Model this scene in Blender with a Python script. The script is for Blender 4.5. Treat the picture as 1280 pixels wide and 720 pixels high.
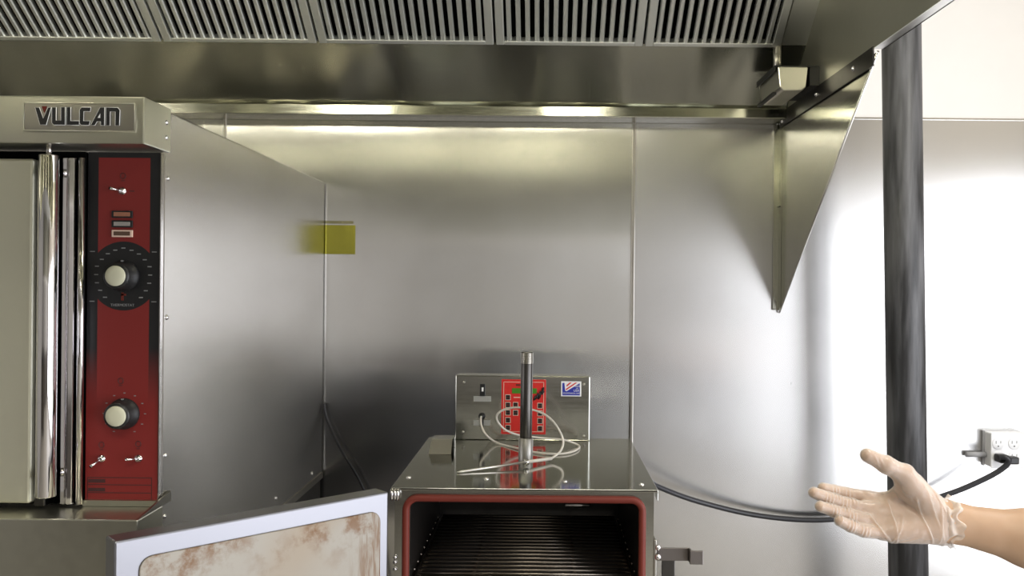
import bpy, bmesh, math, random
import numpy as np
from mathutils import Vector, Matrix

random.seed(7)
for o in list(bpy.data.objects):
    bpy.data.objects.remove(o)
sc = bpy.context.scene
C = sc.collection

# ------------------------------------------------------------------ camera
F, CX, CY, ROLL, H = 1100.0, 682.0, 352.0, 0.0095, 1.5
cam_d = bpy.data.cameras.new('camera'); cam = bpy.data.objects.new('camera', cam_d); C.objects.link(cam)
cam_d.sensor_width = 36.0; cam_d.lens = F / 1280 * 36.0
cam_d.shift_x = -(CX - 640) / 1280; cam_d.shift_y = (CY - 360) / 1280
cam_d.clip_start = 0.02
cam.matrix_world = Matrix.Translation((0, 0, H)) @ Matrix.Rotation(math.pi/2, 4, 'X') @ Matrix.Rotation(ROLL, 4, 'Z')
sc.camera = cam

# ------------------------------------------------------------------ exposure, world, lights
sc.view_settings.view_transform = 'Standard'; sc.view_settings.look = 'None'
sc.view_settings.gamma = 1.0; sc.view_settings.use_curve_mapping = False
sc.view_settings.exposure = 0.0
w = bpy.data.worlds.new('world'); sc.world = w; w.use_nodes = True
w.node_tree.nodes['Background'].inputs[0].default_value = (0.75, 0.85, 1.0, 1)
w.node_tree.nodes['Background'].inputs[1].default_value = 0.3

def area(name, loc, rot, sx, sy, power, col):
    l = bpy.data.lights.new(name, 'AREA'); l.shape = 'RECTANGLE'; l.size = sx; l.size_y = sy
    l.energy = power; l.color = col
    o = bpy.data.objects.new(name, l); o.location = loc; o.rotation_euler = rot; C.objects.link(o)
    return o
WIN_Y0, WIN_Y1, WIN_Z0, WIN_Z1, WALL_R = -2.0, 1.6, 0.12, 1.98, 2.0
area('window_daylight', (WALL_R+0.07, (WIN_Y0+WIN_Y1)/2, (WIN_Z0+WIN_Z1)/2), (0, math.radians(90), 0),
     WIN_Z1-WIN_Z0, WIN_Y1-WIN_Y0, 104, (0.93, 0.95, 1.0))
area('wall_fill_near_pole', (1.3, 0.95, 2.87), (0, 0, 0), 0.3, 1.2, 26, (1.0, 0.97, 0.9))  # added fill light without a fixture, brightens the upper right wall
area('ceiling_fill', (0.2, -0.75, 2.87), (0, 0, 0), 1.6, 0.8, 48, (1.0, 0.95, 0.82))  # unseen fill light added behind the camera to lift the whole room
HOOD_LAMPS = [(-1.69, 1.3, 2.29), (-0.815, 1.3, 2.29), (0.06, 1.3, 2.29)]
LAMP_POWER = 6.0

def P(px, py, D):
    """point of the place seen at photo pixel (px,py) standing D metres in front of the camera plane"""
    a, b = px - CX, py - CY
    u = a + b*ROLL; v = b - a*ROLL
    return Vector((u*D/F, D, H - v*D/F))

# ------------------------------------------------------------------ mesh helpers
class MB:
    def __init__(self): self.bm = bmesh.new()
    def box(self, x0, x1, y0, y1, z0, z1, M=None):
        c = [Vector((x, y, z)) for x in (x0, x1) for y in (y0, y1) for z in (z0, z1)]
        if M is not None: c = [M @ p for p in c]
        v = [self.bm.verts.new(p) for p in c]
        for f in ((0,1,3,2),(4,6,7,5),(0,4,5,1),(2,3,7,6),(0,2,6,4),(1,5,7,3)):
            self.bm.faces.new([v[i] for i in f])
        return self
    def cyl(self, p0, p1, r0, r1=None, n=20, caps=True):
        r1 = r0 if r1 is None else r1
        p0, p1 = Vector(p0), Vector(p1); d = (p1-p0).normalized()
        a = d.orthogonal().normalized(); b = d.cross(a)
        A = [self.bm.verts.new(p0 + (a*math.cos(t)+b*math.sin(t))*r0) for t in [2*math.pi*i/n for i in range(n)]]
        B = [self.bm.verts.new(p1 + (a*math.cos(t)+b*math.sin(t))*r1) for t in [2*math.pi*i/n for i in range(n)]]
        for i in range(n):
            f = self.bm.faces.new([A[i], A[(i+1)%n], B[(i+1)%n], B[i]]); f.smooth = n > 8
        if caps:
            self.bm.faces.new(A[::-1]); self.bm.faces.new(B)
        return self
    def lathe(self, base, axis, prof, n=28):
        base = Vector(base); d = Vector(axis).normalized(); a = d.orthogonal().normalized(); b = d.cross(a)
        rings = []
        for (r, h) in prof:
            if r < 1e-6: rings.append([self.bm.verts.new(base+d*h)])
            else: rings.append([self.bm.verts.new(base+d*h+(a*math.cos(t)+b*math.sin(t))*r) for t in [2*math.pi*i/n for i in range(n)]])
        for A, B in zip(rings, rings[1:]):
            for i in range(n):
                j = (i+1) % n
                if len(A) == 1 and len(B) == 1: continue
                if len(A) == 1: f = self.bm.faces.new([A[0], B[j], B[i]])
                elif len(B) == 1: f = self.bm.faces.new([A[i], A[j], B[0]])
                else: f = self.bm.faces.new([A[i], A[j], B[j], B[i]])
                f.smooth = True
        return self
    def tube(self, pts, r, n=10, closed=False, radii=None):
        pts = [Vector(p) for p in pts]; m = len(pts); rings = []; prev = None
        for i, p in enumerate(pts):
            q0 = pts[(i-1) % m] if (closed or i > 0) else p
            q1 = pts[(i+1) % m] if (closed or i < m-1) else p
            d = (q1-q0).normalized()
            a = d.orthogonal().normalized() if prev is None else (prev - d*prev.dot(d)).normalized()
            prev = a; b = d.cross(a); rr = radii[i] if radii else r
            rings.append([self.bm.verts.new(p+(a*math.cos(t)+b*math.sin(t))*rr) for t in [2*math.pi*k/n for k in range(n)]])
        pairs = list(zip(rings, rings[1:])) + ([(rings[-1], rings[0])] if closed else [])
        for A, B in pairs:
            for i in range(n):
                f = self.bm.faces.new([A[i], A[(i+1)%n], B[(i+1)%n], B[i]]); f.smooth = True
        if not closed:
            self.bm.faces.new(rings[0][::-1]); self.bm.faces.new(rings[-1])
        return self
    def prism(self, pts, off):
        """polygon (3-D points) extruded by vector off"""
        off = Vector(off); pts = [Vector(p) for p in pts]
        A = [self.bm.verts.new(p) for p in pts]; B = [self.bm.verts.new(p+off) for p in pts]; n = len(pts)
        self.bm.faces.new(A); self.bm.faces.new(B[::-1])
        for i in range(n): self.bm.faces.new([A[i], B[i], B[(i+1)%n], A[(i+1)%n]])
        return self

def smooth_path(pts, sub=8, closed=False):
    pts = [Vector(p) for p in pts]; out = []; n = len(pts)
    rng = n if closed else n-1
    for i in range(rng):
        p0 = pts[(i-1) % n] if (closed or i > 0) else pts[0]
        p1 = pts[i]; p2 = pts[(i+1) % n]; p3 = pts[(i+2) % n] if (closed or i+2 < n) else pts[-1]
        for k in range(sub):
            t = k/sub
            out.append(0.5*((2*p1)+(p2-p0)*t+(2*p0-5*p1+4*p2-p3)*t*t+(3*p1-p0-3*p2+p3)*t**3))
    if not closed: out.append(pts[-1])
    return out

def root_loc(o):
    L = Vector((0, 0, 0))
    while o is not None:
        L += Vector(o.location); o = o.parent
    return L

def link_mesh(name, me, m, parent):
    o = bpy.data.objects.new(name, me); C.objects.link(o)
    if m: me.materials.append(m)
    if parent is not None: o.parent = parent
    return o

def obj(name, mb, m, parent=None, bevel=0.0, seg=2, smooth=False):
    bm = mb.bm if isinstance(mb, MB) else mb
    bmesh.ops.recalc_face_normals(bm, faces=bm.faces)
    if parent is not None: base = root_loc(parent)
    else:
        xs = [v.co.x for v in bm.verts]; ys = [v.co.y for v in bm.verts]; zs = [v.co.z for v in bm.verts]
        base = Vector(((min(xs)+max(xs))/2, (min(ys)+max(ys))/2, min(zs)))
    for v in bm.verts: v.co -= base
    if smooth:
        for f in bm.faces: f.smooth = True
    me = bpy.data.meshes.new(name); bm.to_mesh(me); bm.free()
    o = link_mesh(name, me, m, parent)
    if parent is None: o.location = base
    if bevel:
        b = o.modifiers.new('bevel', 'BEVEL'); b.width = bevel; b.segments = seg; b.limit_method = 'ANGLE'; b.angle_limit = math.radians(40)
    return o

def thing(name, label, cat, loc, group=None):
    o = bpy.data.objects.new(name, None); C.objects.link(o); o.location = loc; o.empty_display_size = 0.05
    o['label'] = label; o['category'] = cat
    if group: o['group'] = group
    return o
def tag(o, label, cat, group=None):
    o['label'] = label; o['category'] = cat
    if group: o['group'] = group
    return o
def struct(name, mb, m, bevel=0.0):
    o = obj(name, mb, m, None, bevel); o['kind'] = 'structure'; return o
def copy_tree(o, parent=None):
    c = o.copy(); C.objects.link(c)
    if parent is not None: c.parent = parent
    for ch in [x for x in bpy.data.objects if x.parent == o]: copy_tree(ch, c)
    return c

def text_mb(body, size, M):
    cu = bpy.data.curves.new('t', 'FONT'); cu.body = body; cu.size = size; cu.extrude = 0.0002
    cu.align_x = 'CENTER'; cu.align_y = 'CENTER'
    t = bpy.data.objects.new('t', cu); C.objects.link(t)
    dg = bpy.context.evaluated_depsgraph_get(); dg.update()
    me = bpy.data.meshes.new_from_object(t.evaluated_get(dg)); bpy.data.objects.remove(t); bpy.data.curves.remove(cu)
    me.transform(M); mb = MB(); mb.bm.from_mesh(me); bpy.data.meshes.remove(me)
    return mb
def facing(p):   # text plane that faces the camera side (-Y)
    return Matrix.Translation(p) @ Matrix.Rotation(math.pi/2, 4, 'X')

# ------------------------------------------------------------------ materials
def srgb(r, g, b):
    f = lambda c: (c/255/12.92) if c/255 <= 0.04045 else ((c/255+0.055)/1.055)**2.4
    return (f(r), f(g), f(b), 1)
def nodes(name):
    m = bpy.data.materials.new(name); m.use_nodes = True
    nt = m.node_tree; return m, nt, nt.nodes['Principled BSDF']
def plain(name, col, rough=0.5, metal=0.0, spec=0.5, noise=0.06, nscale=40, emit=0, coat=0):
    m, nt, b = nodes(name)
    b.inputs['Roughness'].default_value = rough; b.inputs['Metallic'].default_value = metal
    b.inputs['Specular IOR Level'].default_value = spec
    tc = nt.nodes.new('ShaderNodeTexCoord'); nz = nt.nodes.new('ShaderNodeTexNoise'); nz.inputs['Scale'].default_value = nscale
    nt.links.new(tc.outputs['Object'], nz.inputs['Vector'])
    mx = nt.nodes.new('ShaderNodeMix'); mx.data_type = 'RGBA'
    mx.inputs['A'].default_value = tuple(c*(1-noise) for c in col[:3])+(1,); mx.inputs['B'].default_value = tuple(min(1, c*(1+noise)) for c in col[:3])+(1,)
    nt.links.new(nz.outputs['Fac'], mx.inputs['Factor']); nt.links.new(mx.outputs['Result'], b.inputs['Base Color'])
    if emit:
        b.inputs['Emission Color'].default_value = col; b.inputs['Emission Strength'].default_value = emit
    if coat: b.inputs['Coat Weight'].default_value = coat
    return m
def steel(name, col=(0.62, 0.62, 0.6), rough=0.22, grain=(1, 1, 1), gscale=60, gamt=0.02, wave=0.0, wscale=(1, 1, 1), wfreq=2.0,
          aniso=0.0, arot=0.0, smudge=0.0, tangent='Z'):
    m, nt, b = nodes(name); L = nt.links.new
    b.inputs['Metallic'].default_value = 1.0
    tc = nt.nodes.new('ShaderNodeTexCoord')
    mp = nt.nodes.new('ShaderNodeMapping'); mp.inputs['Scale'].default_value = grain; L(tc.outputs['Object'], mp.inputs['Vector'])
    nz = nt.nodes.new('ShaderNodeTexNoise'); nz.inputs['Scale'].default_value = gscale; nz.inputs['Detail'].default_value = 3; L(mp.outputs['Vector'], nz.inputs['Vector'])
    n2 = nt.nodes.new('ShaderNodeTexNoise'); n2.inputs['Scale'].default_value = 3.5; n2.inputs['Detail'].default_value = 4; L(tc.outputs['Object'], n2.inputs['Vector'])
    r1 = nt.nodes.new('ShaderNodeMapRange'); r1.inputs['From Min'].default_value = 0.3; r1.inputs['From Max'].default_value = 0.7
    r1.inputs['To Min'].default_value = rough-gamt; r1.inputs['To Max'].default_value = rough+gamt; L(nz.outputs['Fac'], r1.inputs['Value'])
    r2 = nt.nodes.new('ShaderNodeMapRange'); r2.inputs['From Min'].default_value = 0.45; r2.inputs['From Max'].default_value = 0.75
    r2.inputs['To Min'].default_value = 0; r2.inputs['To Max'].default_value = smudge; L(n2.outputs['Fac'], r2.inputs['Value'])
    ad = nt.nodes.new('ShaderNodeMath'); ad.operation = 'ADD'; ad.use_clamp = True; L(r1.outputs[0], ad.inputs[0]); L(r2.outputs[0], ad.inputs[1])
    L(ad.outputs[0], b.inputs['Roughness'])
    mx = nt.nodes.new('ShaderNodeMix'); mx.data_type = 'RGBA'
    mx.inputs['A'].default_value = tuple(c*0.98 for c in col)+(1,); mx.inputs['B'].default_value = tuple(min(1, c*1.02) for c in col)+(1,)
    L(n2.outputs['Fac'], mx.inputs['Factor']); L(mx.outputs['Result'], b.inputs['Base Color'])
    b.inputs['Anisotropic'].default_value = aniso; b.inputs['Anisotropic Rotation'].default_value = arot
    if aniso:
        tg = nt.nodes.new('ShaderNodeTangent'); tg.direction_type = 'RADIAL'; tg.axis = tangent; L(tg.outputs[0], b.inputs['Tangent'])
    if wave:
        m3 = nt.nodes.new('ShaderNodeMapping'); m3.inputs['Scale'].default_value = wscale; L(tc.outputs['Object'], m3.inputs['Vector'])
        n3 = nt.nodes.new('ShaderNodeTexNoise'); n3.inputs['Scale'].default_value = wfreq; n3.inputs['Detail'].default_value = 0.5; L(m3.outputs['Vector'], n3.inputs['Vector'])
        bp = nt.nodes.new('ShaderNodeBump'); bp.inputs['Strength'].default_value = 1.0; bp.inputs['Distance'].default_value = wave
        L(n3.outputs['Fac'], bp.inputs['Height']); L(bp.outputs['Normal'], b.inputs['Normal'])
    return m

M = {}
M['wall_steel'] = steel('brushed_wall_steel', (0.62, 0.61, 0.585), 0.19, (6, 6, 1), 4, 0.004, 0.004, (0.35, 1, 2.6), 1.7, aniso=0.94, arot=0.0, smudge=0.03)
M['wall_steel_dull'] = steel('duller_wall_steel', (0.62, 0.61, 0.60), 0.25, (6, 6, 1), 4, 0.004, 0.003, (0.35, 1, 2.0), 1.5, aniso=0.6, arot=0.0, smudge=0.03)
M['hood_steel'] = steel('hood_steel', (0.50, 0.50, 0.43), 0.17, (1, 40, 40), 12, 0.03, 0.012, (2.2, 1, 1), 1.6)
M['hood_side'] = steel('hood_end_steel', (0.62, 0.61, 0.52), 0.38, smudge=0.08)
M['hood_panel'] = steel('hood_panel_steel', (0.60, 0.60, 0.52), 0.2, (60, 1, 1), 12, 0.02, 0.09, (2.4, 0.7, 0.7), 1.5)
M['filter_steel'] = steel('baffle_steel', (0.82, 0.83, 0.80), 0.45)
M['oven_side'] = steel('oven_side_steel', (0.60, 0.58, 0.56), 0.24, (4, 1, 4), 3, 0.02, 0.003, (1, 1, 1), 2.0, smudge=0.0)
M['oven_steel'] = steel('oven_front_steel', (0.62, 0.61, 0.52), 0.3)
M['chrome'] = steel('polished_steel', (0.75, 0.73, 0.74), 0.09, gamt=0.02)
M['smoker_steel'] = steel('smoker_steel', (0.52, 0.52, 0.48), 0.16, (1, 30, 30), 12, 0.03, smudge=0.05)
M['smoker_top'] = steel('polished_top_steel', (0.46, 0.46, 0.42), 0.10, (1, 30, 1), 12, 0.025, 0.001, (1, 1, 1), 3.0)
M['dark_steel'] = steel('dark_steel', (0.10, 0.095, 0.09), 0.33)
M['bracket_steel'] = steel('bracket_steel', (0.42, 0.40, 0.36), 0.3)
M['soot'] = plain('sooty_steel', (0.012, 0.010, 0.009, 1), 0.38)
M['rack'] = steel('oiled_rack_wire', (0.22, 0.19, 0.16), 0.3)
M['black'] = plain('black_plastic', (0.012, 0.012, 0.013, 1), 0.4)
M['black_gap'] = plain('gap_shade_black', (0.003, 0.003, 0.003, 1), 0.9, spec=0.0)  # flat black that stands for the shade inside gaps
M['cord'] = plain('black_rubber_cord', (0.03, 0.03, 0.036, 1), 0.35)
M['red'] = plain('red_keypad', (0.62, 0.025, 0.02, 1), 0.35)
M['gasket'] = plain('red_silicone_gasket', (0.14, 0.022, 0.014, 1), 0.5, spec=0.3)
M['cream'] = plain('cream_cap', (0.58, 0.57, 0.43, 1), 0.35)
M['grey_ink'] = plain('grey_ink', (0.22, 0.22, 0.22, 1), 0.5)
M['dark_ink'] = plain('dark_ink', (0.05, 0.015, 0.015, 1), 0.5)
M['white'] = plain('white_print', (0.85, 0.84, 0.84, 1), 0.4)
M['blue'] = plain('blue_print', (0.02, 0.03, 0.33, 1), 0.4)
M['green'] = plain('green_display', (0.06, 0.22, 0.02, 1), 0.25)
M['cable'] = plain('white_silicone_cable', (0.78, 0.74, 0.68, 1), 0.4)
M['label_grey'] = plain('grey_label', (0.35, 0.35, 0.33, 1), 0.45)
M['outlet'] = plain('white_outlet_plastic', (0.86, 0.86, 0.88, 1), 0.35)
M['grey_box'] = plain('grey_outlet_edge', (0.40, 0.40, 0.42, 1), 0.4)
M['paint'] = plain('white_wall_paint', (0.86, 0.83, 0.81, 1), 0.6, nscale=15, noise=0.02)
M['room_paint'] = plain('room_wall_paint', (0.36, 0.345, 0.33, 1), 0.7, nscale=4)
M['wall_tan'] = plain('tan_wall_paint', (0.52, 0.48, 0.43, 1), 0.7, nscale=6)
M['upper_paint'] = plain('olive_upper_wall_paint', (0.22, 0.215, 0.17, 1), 0.7, nscale=6)
M['dado'] = plain('dark_lower_wall', (0.07, 0.06, 0.05, 1), 0.6)
M['floor'] = plain('quarry_tile_floor', (0.30, 0.28, 0.25, 1), 0.5, nscale=8, noise=0.3)
M['ceiling'] = plain('ceiling_tile', (0.62, 0.61, 0.56, 1), 0.8)
M['yellow'] = steel('yellow_reflection_tint', (0.42, 0.40, 0.07), 0.25)
M['olive'] = steel('olive_reflection_tint', (0.34, 0.32, 0.18), 0.25)
M['lamp'] = plain('lamp_globe', (1.0, 0.95, 0.75, 1), 0.3, emit=2.0)
M['lens_dark'] = plain('dark_indicator', (0.10, 0.06, 0.04, 1), 0.25)
M['lens_grey'] = plain('grey_indicator', (0.30, 0.28, 0.26, 1), 0.25)
M['lens_amber'] = plain('brown_indicator', (0.30, 0.13, 0.08, 1), 0.25)
M['pinkish'] = plain('pale_bezel', (0.75, 0.55, 0.45, 1), 0.4)
M['sleeve'] = plain('dark_cotton', (0.03, 0.03, 0.035, 1), 0.9)

def pole_mat():
    m, nt, b = nodes('painted_black_pole'); L = nt.links.new
    tc = nt.nodes.new('ShaderNodeTexCoord'); mp = nt.nodes.new('ShaderNodeMapping'); mp.inputs['Scale'].default_value = (22, 22, 2.2); L(tc.outputs['Object'], mp.inputs['Vector'])
    nz = nt.nodes.new('ShaderNodeTexNoise'); nz.inputs['Scale'].default_value = 1.6; nz.inputs['Detail'].default_value = 6; L(mp.outputs['Vector'], nz.inputs['Vector'])
    cr = nt.nodes.new('ShaderNodeValToRGB'); cr.color_ramp.elements[0].position = 0.42; cr.color_ramp.elements[0].color = (0.02, 0.02, 0.022, 1)
    cr.color_ramp.elements[1].position = 0.72; cr.color_ramp.elements[1].color = (0.14, 0.14, 0.15, 1); L(nz.outputs['Fac'], cr.inputs['Fac']); L(cr.outputs['Color'], b.inputs['Base Color'])
    mr = nt.nodes.new('ShaderNodeMapRange'); mr.inputs['To Min'].default_value = 0.3; mr.inputs['To Max'].default_value = 0.6; L(nz.outputs['Fac'], mr.inputs['Value']); L(mr.outputs[0], b.inputs['Roughness'])
    return m
M['pole'] = pole_mat()

def door_mat():     # inside of the smoker door: brushed steel with baked-on brown stains
    m, nt, b = nodes('stained_door_liner'); L = nt.links.new
    tc = nt.nodes.new('ShaderNodeTexCoord')
    def noise(sc_, det, vec=None):
        n = nt.nodes.new('ShaderNodeTexNoise'); n.inputs['Scale'].default_value = sc_; n.inputs['Detail'].default_value = det; n.inputs['Roughness'].default_value = 0.65
        L(vec if vec is not None else tc.outputs['Object'], n.inputs['Vector']); return n.outputs['Fac']
    def rng(v, a, c):
        n = nt.nodes.new('ShaderNodeMapRange'); n.interpolation_type = 'SMOOTHSTEP'; n.inputs['From Min'].default_value = a; n.inputs['From Max'].default_value = c; L(v, n.inputs['Value']); return n.outputs[0]
    def mul(a, c):
        n = nt.nodes.new('ShaderNodeMath'); n.operation = 'MULTIPLY'; L(a, n.inputs[0]); L(c, n.inputs[1]); return n.outputs[0]
    def mx2(a, c):
        n = nt.nodes.new('ShaderNodeMath'); n.operation = 'MAXIMUM'; L(a, n.inputs[0]); L(c, n.inputs[1]); return n.outputs[0]
    sx = nt.nodes.new('ShaderNodeSeparateXYZ'); L(tc.outputs['Object'], sx.inputs[0])
    # baked-on stains: a speckled band under the top edge, and upright streaks beside the hinge
    blot = mul(rng(noise(26, 8), 0.44, 0.66), rng(noise(5, 3), 0.36, 0.60))
    top_band = mul(blot, rng(sx.outputs['Z'], 0.47, 0.575))
    mp = nt.nodes.new('ShaderNodeMapping'); mp.inputs['Scale'].default_value = (9, 9, 0.9); L(tc.outputs['Object'], mp.inputs['Vector'])
    streak = mul(rng(noise(7, 4, mp.outputs['Vector']), 0.42, 0.62), rng(sx.outputs['X'], -0.315, -0.268))
    soft = mul(rng(noise(4, 2), 0.40, 0.75), rng(sx.outputs['Z'], 0.40, 0.58))
    m0 = nt.nodes.new('ShaderNodeMix'); m0.data_type = 'RGBA'; m0.inputs['A'].default_value = (0.33, 0.305, 0.265, 1); m0.inputs['B'].default_value = (0.29, 0.215, 0.14, 1); L(soft, m0.inputs['Factor'])
    m1 = nt.nodes.new('ShaderNodeMix'); m1.data_type = 'RGBA'; m1.inputs['B'].default_value = (0.17, 0.085, 0.035, 1)
    L(m0.outputs['Result'], m1.inputs['A']); L(mx2(top_band, streak), m1.inputs['Factor']); L(m1.outputs['Result'], b.inputs['Base Color'])
    b.inputs['Metallic'].default_value = 0.25; b.inputs['Roughness'].default_value = 0.5
    return m
M['door_liner'] = door_mat()
M['door_rim'] = steel('door_rim_steel', (0.27, 0.27, 0.295), 0.38, gamt=0.0)
M['dull_steel'] = steel('dull_pipe_steel', (0.36, 0.35, 0.33), 0.42)
M['dull_dark'] = steel('dull_latch_steel', (0.20, 0.18, 0.17), 0.4)
M['cup'] = steel('bright_cup_steel', (0.88, 0.86, 0.78), 0.36)
M['oven_door'] = steel('satin_door_steel', (0.80, 0.79, 0.66), 0.5)
M['needle'] = steel('satin_needle_steel', (0.85, 0.83, 0.78), 0.35)

def control_mat(xc, half, zfade0, zfade1, zc, rc, ztop):   # printed overlay: red field with a black border and a black dial disc
    m, nt, b = nodes('red_black_overlay'); L = nt.links.new
    tc = nt.nodes.new('ShaderNodeTexCoord'); s = nt.nodes.new('ShaderNodeSeparateXYZ'); L(tc.outputs['Object'], s.inputs[0])
    def mth(op, a, c, clamp=False):
        n = nt.nodes.new('ShaderNodeMath'); n.operation = op; n.use_clamp = clamp
        for i, v in enumerate((a, c)):
            if v is None: continue
            if isinstance(v, (int, float)): n.inputs[i].default_value = v
            else: L(v, n.inputs[i])
        return n.outputs[0]
    X, Z = s.outputs['X'], s.outputs['Z']
    dx = mth('ABSOLUTE', mth('SUBTRACT', X, xc), None)
    inside = mth('MULTIPLY', mth('SUBTRACT', half, dx), 1500.0, True)
    inside = mth('MULTIPLY', inside, mth('MULTIPLY', mth('SUBTRACT', ztop, Z), 1500.0, True))
    fade = nt.nodes.new('ShaderNodeMapRange'); fade.inputs['From Min'].default_value = zfade0; fade.inputs['From Max'].default_value = zfade1
    fade.inputs['To Min'].default_value = 1; fade.inputs['To Max'].default_value = 0; L(Z, fade.inputs['Value'])
    red = mth('MAXIMUM', inside, fade.outputs[0])
    d2 = mth('SQRT', mth('ADD', mth('POWER', mth('SUBTRACT', X, xc), 2.0), mth('POWER', mth('SUBTRACT', Z, zc), 2.0)), None)
    disc = mth('MULTIPLY', mth('SUBTRACT', d2, rc), 1500.0, True)
    red = mth('MULTIPLY', red, disc)
    mx = nt.nodes.new('ShaderNodeMix'); mx.data_type = 'RGBA'; mx.inputs['A'].default_value = (0.010, 0.010, 0.011, 1); mx.inputs['B'].default_value = (0.19, 0.016, 0.014, 1)
    L(red, mx.inputs['Factor']); L(mx.outputs['Result'], b.inputs['Base Color']); b.inputs['Roughness'].default_value = 0.42
    return m

def skin_mat():
    m, nt, b = nodes('skin'); L = nt.links.new
    tc = nt.nodes.new('ShaderNodeTexCoord'); nz = nt.nodes.new('ShaderNodeTexNoise'); nz.inputs['Scale'].default_value = 38; nz.inputs['Detail'].default_value = 4; L(tc.outputs['Object'], nz.inputs['Vector'])
    mx = nt.nodes.new('ShaderNodeMix'); mx.data_type = 'RGBA'; mx.inputs['A'].default_value = (0.40, 0.245, 0.15, 1); mx.inputs['B'].default_value = (0.50, 0.33, 0.215, 1)
    L(nz.outputs['Fac'], mx.inputs['Factor']); L(mx.outputs['Result'], b.inputs['Base Color'])
    b.inputs['Roughness'].default_value = 0.5; b.inputs['Subsurface Weight'].default_value = 0.12; b.inputs['Subsurface Radius'].default_value = (0.01, 0.004, 0.002)
    return m
def glove_mat(name='clear_vinyl_glove', fmin=0.2, fmax=0.8):
    m, nt, b = nodes(name); L = nt.links.new
    b.inputs['Base Color'].default_value = (0.74, 0.68, 0.63, 1); b.inputs['Roughness'].default_value = 0.2
    tc = nt.nodes.new('ShaderNodeTexCoord'); mp = nt.nodes.new('ShaderNodeMapping'); mp.inputs['Scale'].default_value = (1, 1, 0.45); mp.inputs['Rotation'].default_value = (0, 0.4, 0); L(tc.outputs['Object'], mp.inputs['Vector'])
    nz = nt.nodes.new('ShaderNodeTexNoise'); nz.inputs['Scale'].default_value = 70; nz.inputs['Detail'].default_value = 3; nz.inputs['Distortion'].default_value = 0.8; L(mp.outputs['Vector'], nz.inputs['Vector'])
    bp = nt.nodes.new('ShaderNodeBump'); bp.inputs['Strength'].default_value = 0.55; bp.inputs['Distance'].default_value = 0.003; L(nz.outputs['Fac'], bp.inputs['Height']); L(bp.outputs['Normal'], b.inputs['Normal'])
    tr = nt.nodes.new('ShaderNodeBsdfTransparent'); mxs = nt.nodes.new('ShaderNodeMixShader')
    lw = nt.nodes.new('ShaderNodeLayerWeight'); lw.inputs['Blend'].default_value = 0.35
    mr = nt.nodes.new('ShaderNodeMapRange'); mr.inputs['To Min'].default_value = fmin; mr.inputs['To Max'].default_value = fmax; L(lw.outputs['Facing'], mr.inputs['Value'])
    L(mr.outputs[0], mxs.inputs['Fac']); L(tr.outputs[0], mxs.inputs[1]); L(b.outputs[0], mxs.inputs[2])
    L(mxs.outputs[0], nt.nodes['Material Output'].inputs['Surface'])
    return m
M['skin'] = skin_mat(); M['glove'] = glove_mat(); M['glove_cuff'] = glove_mat('gathered_vinyl_cuff', 0.42, 0.85)

# ================================================================== THE ROOM
WB = 2.525                                   # painted face of the wall behind the appliances
XL, XR, YN, ZC = -2.6, WALL_R, -2.6, 2.9
struct('floor', MB().box(XL-.1, XR+.1, YN-.1, WB+.1, -0.08, 0), M['floor'])
struct('ceiling', MB().box(XL-.1, XR+.1, YN-.1, WB+.1, ZC, ZC+.08), M['ceiling'])
struct('wall_back', MB().box(XL-.1, XR+.1, WB, WB+.1, 0, ZC), M['paint'])
struct('wall_left', MB().box(XL-.1, XL, YN, WB, 0, ZC), M['room_paint'])
struct('wall_front', MB().box(XL-.1, XR+.1, YN-.1, YN, 0, ZC), M['room_paint'])
struct('baseboard_front', MB().box(XL, XR, YN, YN+.03, 0, 0.82), M['dado'], 0.004)
r = MB()
r.box(XR, XR+.1, YN, WIN_Y0, 0, ZC); r.box(XR, XR+.1, WIN_Y1, WB, 0, ZC)
r.box(XR, XR+.1, WIN_Y0, WIN_Y1, 0, WIN_Z0); r.box(XR, XR+.1, WIN_Y0, WIN_Y1, WIN_Z1, ZC)
struct('wall_right', r, M['wall_tan'])
wf = MB()
for y in (WIN_Y0, (WIN_Y0+WIN_Y1)/2-.02, WIN_Y1-.04): wf.box(XR-.012, XR+.05, y, y+.04, WIN_Z0, WIN_Z1)
for z in (WIN_Z0, WIN_Z1-.04): wf.box(XR-.012, XR+.05, WIN_Y0, WIN_Y1, z, z+.04)
struct('window_1', wf, M['outlet'])
struct('trim_4', MB().box(XL, XR, YN, YN+.02, 1.93, ZC), M['upper_paint'], 0.002)
struct('trim_5', MB().box(XL, XR, YN, YN+.05, 1.875, 1.925), M['paint'], 0.004)
# stainless cladding sheets on the wall and the bars that cover their joints
WF = 2.52
S1, S2 = -0.922, 0.249
ZCLAD = 1.973
struct('wall_cladding', MB().box(XL, S1-.0015, WF, WB, 0.02, ZCLAD), M['wall_steel'])
struct('wall_cladding', MB().box(S1+.0015, S2-.0015, WF, WB, 0.02, ZCLAD), M['wall_steel'])
struct('wall_cladding', MB().box(S2+.0015, XR, WF, WB, 0.02, ZCLAD), M['wall_steel_dull'])
struct('trim_1', MB().box(S2-.0045, S2+.0045, WF-.006, WF, 0.02, ZCLAD-.003), M['bracket_steel'], 0.0015)
struct('trim_2', MB().box(S1-.0035, S1+.0035, WF-.003, WF, 0.02, ZCLAD-.003), M['bracket_steel'], 0.001)
struct('trim_3', MB().box(0.69, XR, WF-.003, WB, ZCLAD, ZCLAD+.006), M['wall_steel'], 0.001)

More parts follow.
